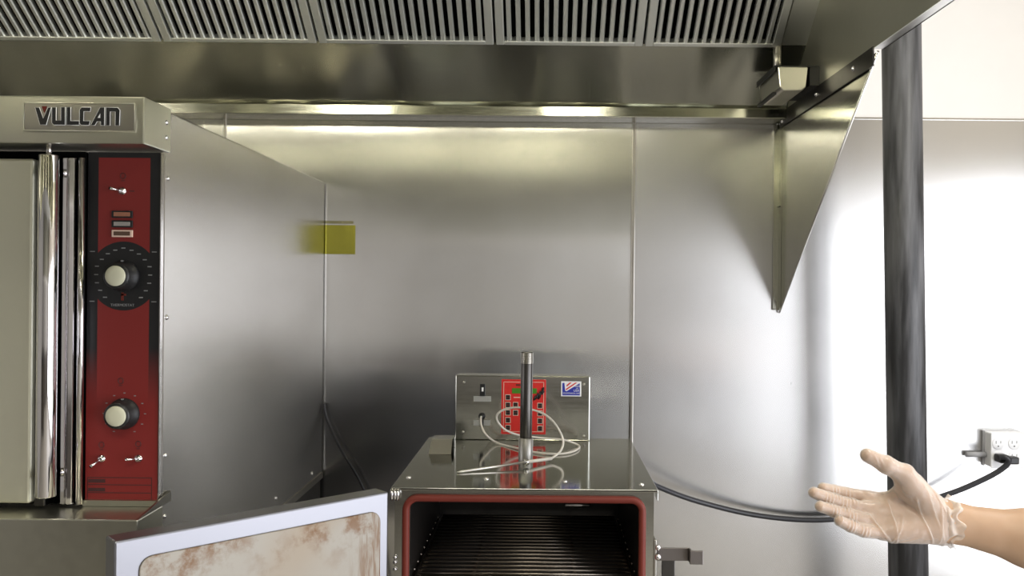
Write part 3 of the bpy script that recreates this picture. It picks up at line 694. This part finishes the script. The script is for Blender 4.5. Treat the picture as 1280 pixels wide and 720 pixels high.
for (kx, ky) in keys:
    kk = bplate('key', kx-3.3, ky-3.6, kx+3.3, ky+3.6, M['pinkish'], kp, .0015, .0020)
    bplate('key_face', kx-2.6, ky-2.9, kx+2.6, ky+2.9, M['black'], kk, .0020, .0024)
    bplate('key_glyph', kx-1.4, ky-.5, kx+1.4, ky+.5, M['gasket'], kk, .0024, .0026)
lg = MB(); zig = [(668, 499), (670, 495), (671, 497.5), (673, 491.5), (674.5, 496), (676, 489), (677.5, 492.5), (679, 485)]
zp = [P(u, v, BY)+Vector((0, -.002, 0)) for u, v in zig]
lg.tube(zp, .0032, 6); lg.tube([P(u, v, BY)+Vector((0, -.002, 0)) for u, v in ((667, 500), (680.5, 489))], .0022, 6); lg.tube([P(u, v, BY)+Vector((0, -.002, 0)) for u, v in ((673, 499), (680, 484))], .0018, 6)
obj('brand_mark', lg, M['black'], kp)
# flag sticker
a, b, z0_, z1_ = brect(701.5, 476.5, 726.5, 495.5)
stk = obj('sticker', MB().box(a, b, BY-.0006, BY, z0_, z1_), M['white'], cb, 0.0002)
W_, H_ = b-a, z1_-z0_
def sp(u, v): return Vector((a+u*W_, BY-.0006, z1_-v*H_))
bl = MB(); bl.prism([sp(.06, .12), sp(.16, .10), sp(.20, .62), sp(.27, .66), sp(.92, .12), sp(.94, .94), sp(.06, .94)], (0, -.0003, 0)); obj('blue_field', bl, M['blue'], stk)
rs = MB(); rs.prism([sp(.26, .26), sp(.42, .08), sp(.52, .08), sp(.28, .36)], (0, -.0003, 0)); rs.prism([sp(.22, .52), sp(.70, .08), sp(.80, .08), sp(.25, .60)], (0, -.0003, 0)); obj('red_stripes', rs, M['red'], stk)
tx = MB()
def addtext(s, size, u, v):
    t = text_mb(s, size, facing(sp(u, v)+Vector((0, -.0005, 0)))); me = bpy.data.meshes.new('t'); t.bm.to_mesh(me); t.bm.free(); tx.bm.from_mesh(me); bpy.data.meshes.remove(me)
addtext('MADE', .0058, .80, .33); addtext('IN', .005, .80, .48); addtext('USA', .0075, .76, .62); addtext('COOKSHACK, INC.', .0052, .50, .80)
obj('sticker_lettering', tx, M['white'], stk)

# wire rack lying in the smoker
RZ = .9525
rk = thing('wire_rack', 'dark wire cooking rack inside the open smoker', 'rack', ((ox0+ox1)/2, (SY0+YI)/2, RZ-.01))
wr = MB(); ys = [SY0+.028+k*.0236 for k in range(18)]
for y in ys: wr.cyl((ox0+.012, y, RZ+.003), (ox1-.012, y, RZ+.003), .0030, n=10)
obj('wires', wr, M['rack'], rk)
fr = MB()
for x in (ox0+.011, ox1-.011, -0.13, 0.06): fr.cyl((x, ys[0]-.006, RZ-.003), (x, ys[-1]+.006, RZ-.003), .0034, n=10)
fr.cyl((ox0+.010, ys[0]-.008, RZ-.002), (ox1-.010, ys[0]-.008, RZ-.002), .0042, n=12)
obj('rack_frame', fr, M['rack'], rk)

# small folded steel bracket lying on the smoker
c = P(550, 568, 1.0); D = (H-SZ1)/(H-c.z); c = P(550, 567, D)
bt = thing('steel_bracket', 'small folded steel bracket lying on the smoker top at its back left', 'bracket', (c.x, c.y, SZ1))
b1 = MB(); b1.prism([(c.x-.025, c.y, SZ1+.0005), (c.x+.024, c.y, SZ1+.0005), (c.x+.023, c.y+.030, SZ1+.026), (c.x-.022, c.y+.030, SZ1+.026)], (0, .002, .002))
obj('sloped_flap', b1, M['bracket_steel'], bt, 0.0008)
b2 = MB(); b2.box(c.x-.0225, c.x+.0235, c.y+.032, c.y+.085, SZ1+.024, SZ1+.027); b2.box(c.x-.0225, c.x+.0235, c.y+.083, c.y+.0855, SZ1+.0005, SZ1+.024); b2.box(c.x-.0225, c.x-.0205, c.y+.032, c.y+.085, SZ1+.0005, SZ1+.024)
obj('foot_flange', b2, M['smoker_steel'], bt, 0.0006)

# temperature probe with its looped cable
def T(px, py, D=None, lift=0.003):
    if D is None:
        c = P(px, py, 1.0); D = (H-(SZ1+lift))/(H-c.z)
    return P(px, py, D)
zz = lambda x, y: (560+x/4, 430+y/4)
prb = thing('temperature_probe', 'needle temperature probe with white cable looped behind the pipe', 'probe', (PXp, PYp-.05, SZ1))
cabpts = [P(601.5, 521, BY-.012), P(*zz(164, 372), BY-.03), P(*zz(168, 410), 2.045), P(*zz(192, 455), 2.03), T(*zz(250, 496)), T(*zz(350, 522)), T(*zz(430, 540)), T(*zz(520, 550)), T(*zz(600, 545)), T(*zz(650, 525)),
    T(*zz(650, 505)), P(*zz(580, 480), 2.02), P(*zz(490, 472), 2.03), P(*zz(420, 464), 2.03), P(*zz(345, 453), 2.02), P(*zz(285, 428), 2.01), P(*zz(247, 385), 2.0), P(*zz(248, 350), 1.99), P(*zz(290, 325), 1.98), P(*zz(360, 318), 1.96),
    P(*zz(450, 337), 1.94), P(*zz(510, 372), 1.92), P(*zz(555, 430), 1.90), P(*zz(576, 488), 1.885), P(*zz(560, 538), 1.865), P(*zz(515, 574), 1.845)]
obj('cable', MB().tube(smooth_path(cabpts, 8), .0024, 8), M['cable'], prb)
h0, h1, tip = P(*zz(517, 573), 1.845), P(*zz(392, 590), 1.795), P(*zz(45, 641), 1.728)
obj('probe_grip', MB().tube([h0, h1], .0034, 10), M['cable'], prb)
obj('collar', MB().lathe(h1, (tip-h1), [(0, -.004), (.006, -.004), (.007, 0), (.006, .005), (0, .005)], 14), M['chrome'], prb)
obj('needle', MB().tube([h1, h1+(tip-h1)*.93, tip], .0026, 10, radii=[.0026, .0026, .0010]), M['needle'], prb)

# table under the smoker
tb = thing('work_table', 'steel work table carrying the smoker', 'table', (0, 1.9, 0))
obj('table_top', MB().box(-0.40, 0.42, 1.52, 2.40, .465, .50), M['smoker_steel'], tb, 0.004)
for x in (-0.36, 0.38):
    for y in (1.57, 2.35): obj('leg', MB().cyl((x, y, 0), (x, y, .465), .02), M['smoker_steel'], tb)

# ================================================================== OUTLET AND POWER CORD
OBY = 2.475
q0, q1 = P(1239, 541, OBY), P(1288, 586, OBY)
out = thing('wall_outlet', 'white double electrical outlet box on the steel wall', 'outlet', ((q0.x+q1.x)/2, WF, q1.z))
obj('back_box', MB().box(q0.x+.002, q1.x-.002, OBY+.004, WF, q1.z+.002, q0.z-.002), M['outlet'], out, 0.003)
obj('edge_strip', MB().box(q0.x-.004, q0.x+.002, WF-.006, WF, q1.z, q0.z), M['grey_box'], out, 0.001)
cvp = obj('cover_plate', MB().box(q0.x, q1.x, OBY, OBY+.004, q1.z, q0.z), M['outlet'], out, 0.002)
for gx in (1250, 1270):
    for gy in (554.5, 571):
        c = P(gx-2.5, gy, OBY)
        rc = obj('receptacle', MB().lathe((c.x, OBY, c.z), (0, -1, 0), [(.0165, 0), (.0165, .0015), (.0155, .002), (0, .002)], 24), M['outlet'], cvp)
        s = MB(); s.box(c.x-.0075, c.x-.0055, OBY-.0024, OBY-.002, c.z, c.z+.008); s.box(c.x+.0055, c.x+.0075, OBY-.0024, OBY-.002, c.z+.001, c.z+.008)
        s.lathe((c.x, OBY-.002, c.z-.007), (0, -1, 0), [(.0024, 0), (.0024, .0004), (0, .0004)], 10)
        obj('slots', s, M['grey_ink'], rc)
obj('conduit', MB().cyl((q0.x-.055, WF-.012, P(1215, 567, WF).z), (q0.x+.004, WF-.012, P(1230, 567, WF).z), .0075, n=16), M['grey_box'], out)
pcord = thing('power_cord', 'thick black power cord sagging across the wall to the outlet', 'cord', (0.8, 2.46, 1.1))
pc0 = P(1247.5, 571, OBY)
cpts = [(0.10, 2.30, 0.80), (0.12, 2.32, 0.97), P(800, 596, 2.34), P(822, 608, 2.37), P(870, 626, 2.42), P(940, 643, 2.46), P(1010, 650, 2.485), P(1070, 646, 2.49), P(1130, 634, 2.485), P(1190, 616, 2.46), P(1232, 598, 2.44), P(1254, 585, 2.425), P(1261, 576, 2.415), P(1257, 571.5, 2.415), P(1250, 571, 2.425)]
obj('cable', MB().tube(smooth_path(cpts, 8), .0075, 12), M['cord'], pcord)
plg = MB(); plg.box(pc0.x-.014, pc0.x+.014, OBY-.040, OBY-.003, pc0.z-.011, pc0.z+.011); plg.box(pc0.x, pc0.x+.03, OBY-.058, OBY-.030, pc0.z-.010, pc0.z+.010)
obj('plug', plg, M['black'], pcord, 0.004)

# ================================================================== GLOVED HAND AND ARM
def hz(zx, zy, dD=0.0):
    return np.array(P(1000+zx/3.79, 530+zy/3.79, 1.15+dD))
class SDF:
    def __init__(self, lo, hi, vs):
        self.lo = np.array(lo); self.vs = vs; self.n = np.ceil((np.array(hi)-self.lo)/vs).astype(int)+1
        self.f = np.full(self.n, 0.06, np.float32)
    def sub(self, lo, hi):
        a = np.clip(np.floor((lo-self.lo)/self.vs).astype(int), 0, self.n-1); b = np.clip(np.ceil((hi-self.lo)/self.vs).astype(int)+1, 1, self.n)
        g = np.meshgrid(*[self.lo[i]+self.vs*np.arange(a[i], b[i], dtype=np.float32) for i in range(3)], indexing='ij')
        return tuple(slice(a[i], b[i]) for i in range(3)), g
    def blend(self, sl, d, k):
        f = self.f[sl]; h = np.maximum(k-np.abs(f-d), 0)/k
        self.f[sl] = np.minimum(f, d) - h*h*k*.25
    def cone(self, p, q, r0, r1, k=.004, flat=None):
        p, q = np.array(p, float), np.array(q, float); m = max(r0, r1)+.03
        sl, (X, Y, Z) = self.sub(np.minimum(p, q)-m, np.maximum(p, q)+m)
        d = q-p; L2 = d@d
        wx, wy, wz = X-p[0], Y-p[1], Z-p[2]
        t = np.clip((wx*d[0]+wy*d[1]+wz*d[2])/L2, 0, 1)
        ex, ey, ez = wx-t*d[0], wy-t*d[1], wz-t*d[2]
        if flat is not None:            # squash the section along a direction
            u, s = flat; u = np.array(u); dot = ex*u[0]+ey*u[1]+ez*u[2]
            l = np.sqrt(ex*ex+ey*ey+ez*ez + dot*dot*(1/s**2-1))
        else: l = np.sqrt(ex*ex+ey*ey+ez*ez)
        self.blend(sl, (l-(r0+(r1-r0)*t)).astype(np.float32), k)
    def mesh(self, iso):
        import openvdb as vdb
        g = vdb.FloatGrid(background=0.06); g.copyFromArray(self.f)
        g.transform = vdb.createLinearTransform(voxelSize=self.vs)
        pts, tris, quads = g.convertToPolygons(isovalue=iso, adaptivity=0.0)
        return np.asarray(pts)+self.lo, np.asarray(quads)

FING = {  # joints in the zoomed photo frame + depth offset, radii
 'index':  ([(318,350,.022),(222,330,.024),(158,316,.021),(108,303,.015)], (.0088,.0080,.0073,.0064)),
 'middle': ([(312,404,.006),(205,377,.004),(130,350,-.002),(66,325,-.009)], (.0089,.0083,.0077,.0067)),
 'ring':   ([(345,464,-.004),(238,435,-.008),(160,412,-.014),(96,390,-.021)], (.0086,.0080,.0074,.0064)),
 'pinky':  ([(388,512,-.012),(300,505,-.018),(236,482,-.024),(188,459,-.030)], (.0084,.0078,.0072,.0062)),
}
yv = np.array([0, 1.0, 0.0])
def ridges(S, segs):
    """raised folds: push the film out along line segments seen from the palm side"""
    lo = S.lo; X = (lo[0]+S.vs*np.arange(S.n[0]))[:, None]; Z = (lo[2]+S.vs*np.arange(S.n[2]))[None, :]
    tot = np.zeros((S.n[0], S.n[2]))
    for (p, q, amp, wd) in segs:
        d = q-p; t = np.clip(((X-p[0])*d[0]+(Z-p[2])*d[2])/(d[0]**2+d[2]**2), 0, 1)
        e2 = (X-p[0]-t*d[0])**2+(Z-p[2]-t*d[2])**2
        tot = np.maximum(tot, amp*np.exp(-e2/wd**2)*np.sin(np.pi*(0.08+.84*t))**.5)
    Xn, Zn = X*1.0, Z*1.0
    tot += .00035*np.sin(230*Xn+60*Zn+1.7*np.sin(120*Zn))*np.sin(170*Zn-90*Xn+1.3*np.sin(150*Xn))
    S.f -= tot[:, None, :].astype(np.float32)
def hand_sdf(S, grow=0.0, arm=True, creases=False):
    g = grow
    starts = {'index': (650, 412, .010), 'middle': (660, 438, .006), 'ring': (660, 470, .0), 'pinky': (655, 500, -.006)}
    for nme, (J, R) in FING.items():
        S.cone(hz(*starts[nme]), hz(*J[0]), .0150+g, .0092+g, .010)
    # palm fill, heel, thumb ball
    S.cone(hz(600, 450, .004), hz(400, 415, .010), .0175+g, .0105+g, .012)
    S.cone(hz(630, 498, -.006), hz(450, 506, -.010), .0150+g, .0120+g, .012)
    S.cone(hz(640, 405, -.002), hz(505, 275, -.012), .0155+g, .0142+g, .014)
    S.cone(hz(500, 300, -.004), hz(430, 345, .010), .0090+g, .0060+g, .012)
    for nme, (J, R) in FING.items():
        pts = [hz(*j) for j in J]
        for i in range(3): S.cone(pts[i], pts[i+1], R[i]+g, R[i+1]+g, .0022 if i else .0035)
    th = [hz(600, 370, -.006), hz(492, 238, -.018), hz(405, 192, -.026), hz(318, 148, -.030)]
    tr_ = (.0145, .0118, .0100, .0084)
    for i in range(3): S.cone(th[i], th[i+1], tr_[i]+g, tr_[i+1]+g, .006 if i else .010)
    # wrist
    S.cone(hz(640, 458, .002), hz(730, 467, .002), .0255+g, .0240+g, .012, (yv, .80))
    if creases:
        seg = [((512,330),(598,548),.0017,.0014),((412,340),(428,552),.0013,.0013),((318,425),(388,530),.0018,.0014),((600,290),(660,400),.0015,.0013),((566,300),(645,530),.0011,.0016),((470,420),(398,556),.0011,.0012),((640,350),(628,548),.0013,.0016),((345,470),(420,560),.0013,.0012),((520,520),(420,550),.0010,.0012)]
        sg = [(hz(*a_), hz(*b_), am, wd) for a_, b_, am, wd in seg]
        for nme, (J, R) in FING.items():      # gathered film across the finger joints
            for i in (1, 2):
                for o_, am in ((-.006, .0011), (-.001, .0016), (.004, .0012)):
                    p = hz(*J[i]); d = hz(*J[i+1 if i < 3 else i])-p; d = d/np.linalg.norm(d); nrm = np.array([-d[2], 0, d[0]])
                    sg.append((p+d*o_+nrm*R[i]*.8, p+d*(o_+.002)-nrm*R[i]*.8, am, .0011))
        for k, fx in enumerate((.3, .6)):
            p = th[2]*(1-fx)+th[3]*fx; sg.append((p+np.array([-.004, 0, .007]), p+np.array([.003, 0, -.008]), .0008, .001))
        ridges(S, sg)
    if arm:
        el = np.array(P(1462, 722, 1.10)); mid = np.array(P(1290, 674, 1.14))
        S.cone(hz(720, 467, .002), mid, .0240, .0345, .012, (yv, .86))
        S.cone(mid, el, .0345, .0435, .02, (yv, .92))
        sh_ = np.array([1.00, 0.93, 1.46])
        S.cone(el, sh_, .043, .055, .03)
pw = hz(690, 460, 0)
lo = np.array([.335, .84, 1.03]); hi = np.array([1.09, 1.24, 1.55])
S = SDF(lo, hi, .0016); hand_sdf(S)
def np_mesh(name, pts, quads, m, parent, base):
    me = bpy.data.meshes.new(name); me.from_pydata((pts-np.array(base)).tolist(), [], quads.tolist()); me.update()
    me.polygons.foreach_set('use_smooth', [True]*len(me.polygons))
    return link_mesh(name, me, m, parent)
pts, quads = S.mesh(0.0); del S
base = Vector((0.80, 1.1, 1.10))
prs = bpy.data.objects.new('person', None); C.objects.link(prs); prs.location = base
tag(prs, 'person reaching in from the right edge, clear glove on an open hand', 'person')
np_mesh('arm', pts, quads, M['skin'], prs, base)
xs_ = hz(672, 0)[0]
S = SDF([.335, 1.05, 1.16], [.56, 1.22, 1.36], .0010); hand_sdf(S, .0009, arm=False, creases=True)
X = S.lo[0]+S.vs*np.arange(S.n[0]); S.f = np.maximum(S.f, (X-xs_).astype(np.float32)[:, None, None])
gp_, gq = S.mesh(0.0); del S
# open the glove at the wrist: drop the flat end cap
cen = gp_[gq].mean(1); gq = gq[cen[:, 0] < xs_-.0006]
glove = np_mesh('glove', gp_, gq, M['glove'], prs, base)
# crumpled cuff
cf = MB(); rings = []; rnd = random.Random(3); ax0, ax1 = Vector(hz(655, 458, .002)), Vector(hz(722, 466, .002)); NS = 72; NR = 9
axd = (ax1-ax0).normalized(); e1 = Vector((0, 1, 0)); e1 = (e1-axd*e1.dot(axd)).normalized(); e2 = axd.cross(e1)
ph = [rnd.uniform(0, 6.28) for _ in range(6)]
for j in range(NR):
    t = j/(NR-1); row = []
    for i in range(NS):
        a_ = 2*math.pi*i/NS
        wob = .0016*math.sin(7*a_+ph[0]+t*3)+.0012*math.sin(13*a_+ph[1]-t*4)+.001*math.sin(19*a_+ph[2]+5*t)
        bump = .0030*math.sin(t*9+math.sin(2*a_+ph[3])*1.2)
        rr_ = .0292+.0030*t+wob*(.5+1.3*t)+bump
        endw = (.004*math.sin(5*a_+ph[4])+.003*math.sin(11*a_+ph[5]))*t
        p = ax0+(ax1-ax0)*t+axd*endw + (e1*math.cos(a_)*.86+e2*math.sin(a_)*.97)*rr_
        row.append(cf.bm.verts.new(p))
    rings.append(row)
for A, B in zip(rings, rings[1:]):
    for i in range(NS): f = cf.bm.faces.new([A[i], A[(i+1)%NS], B[(i+1)%NS], B[i]]); f.smooth = True
cuff = obj('glove_cuff', cf, M['glove_cuff'], glove); s = cuff.modifiers.new('sub', 'SUBSURF'); s.levels = 1; s.render_levels = 1
# short dark sleeve around the upper arm
el, sh_ = Vector(P(1462, 716, 1.10)), Vector((1.00, 0.93, 1.46)); dv = (sh_-el)
slv = MB().lathe(el+dv*.45, dv, [(.054, .0), (.062, .0), (.068, dv.length*.3), (.075, dv.length*.55), (.06, dv.length*.68), (0, dv.length*.75)], 36)
obj('sleeve', slv, M['sleeve'], prs)
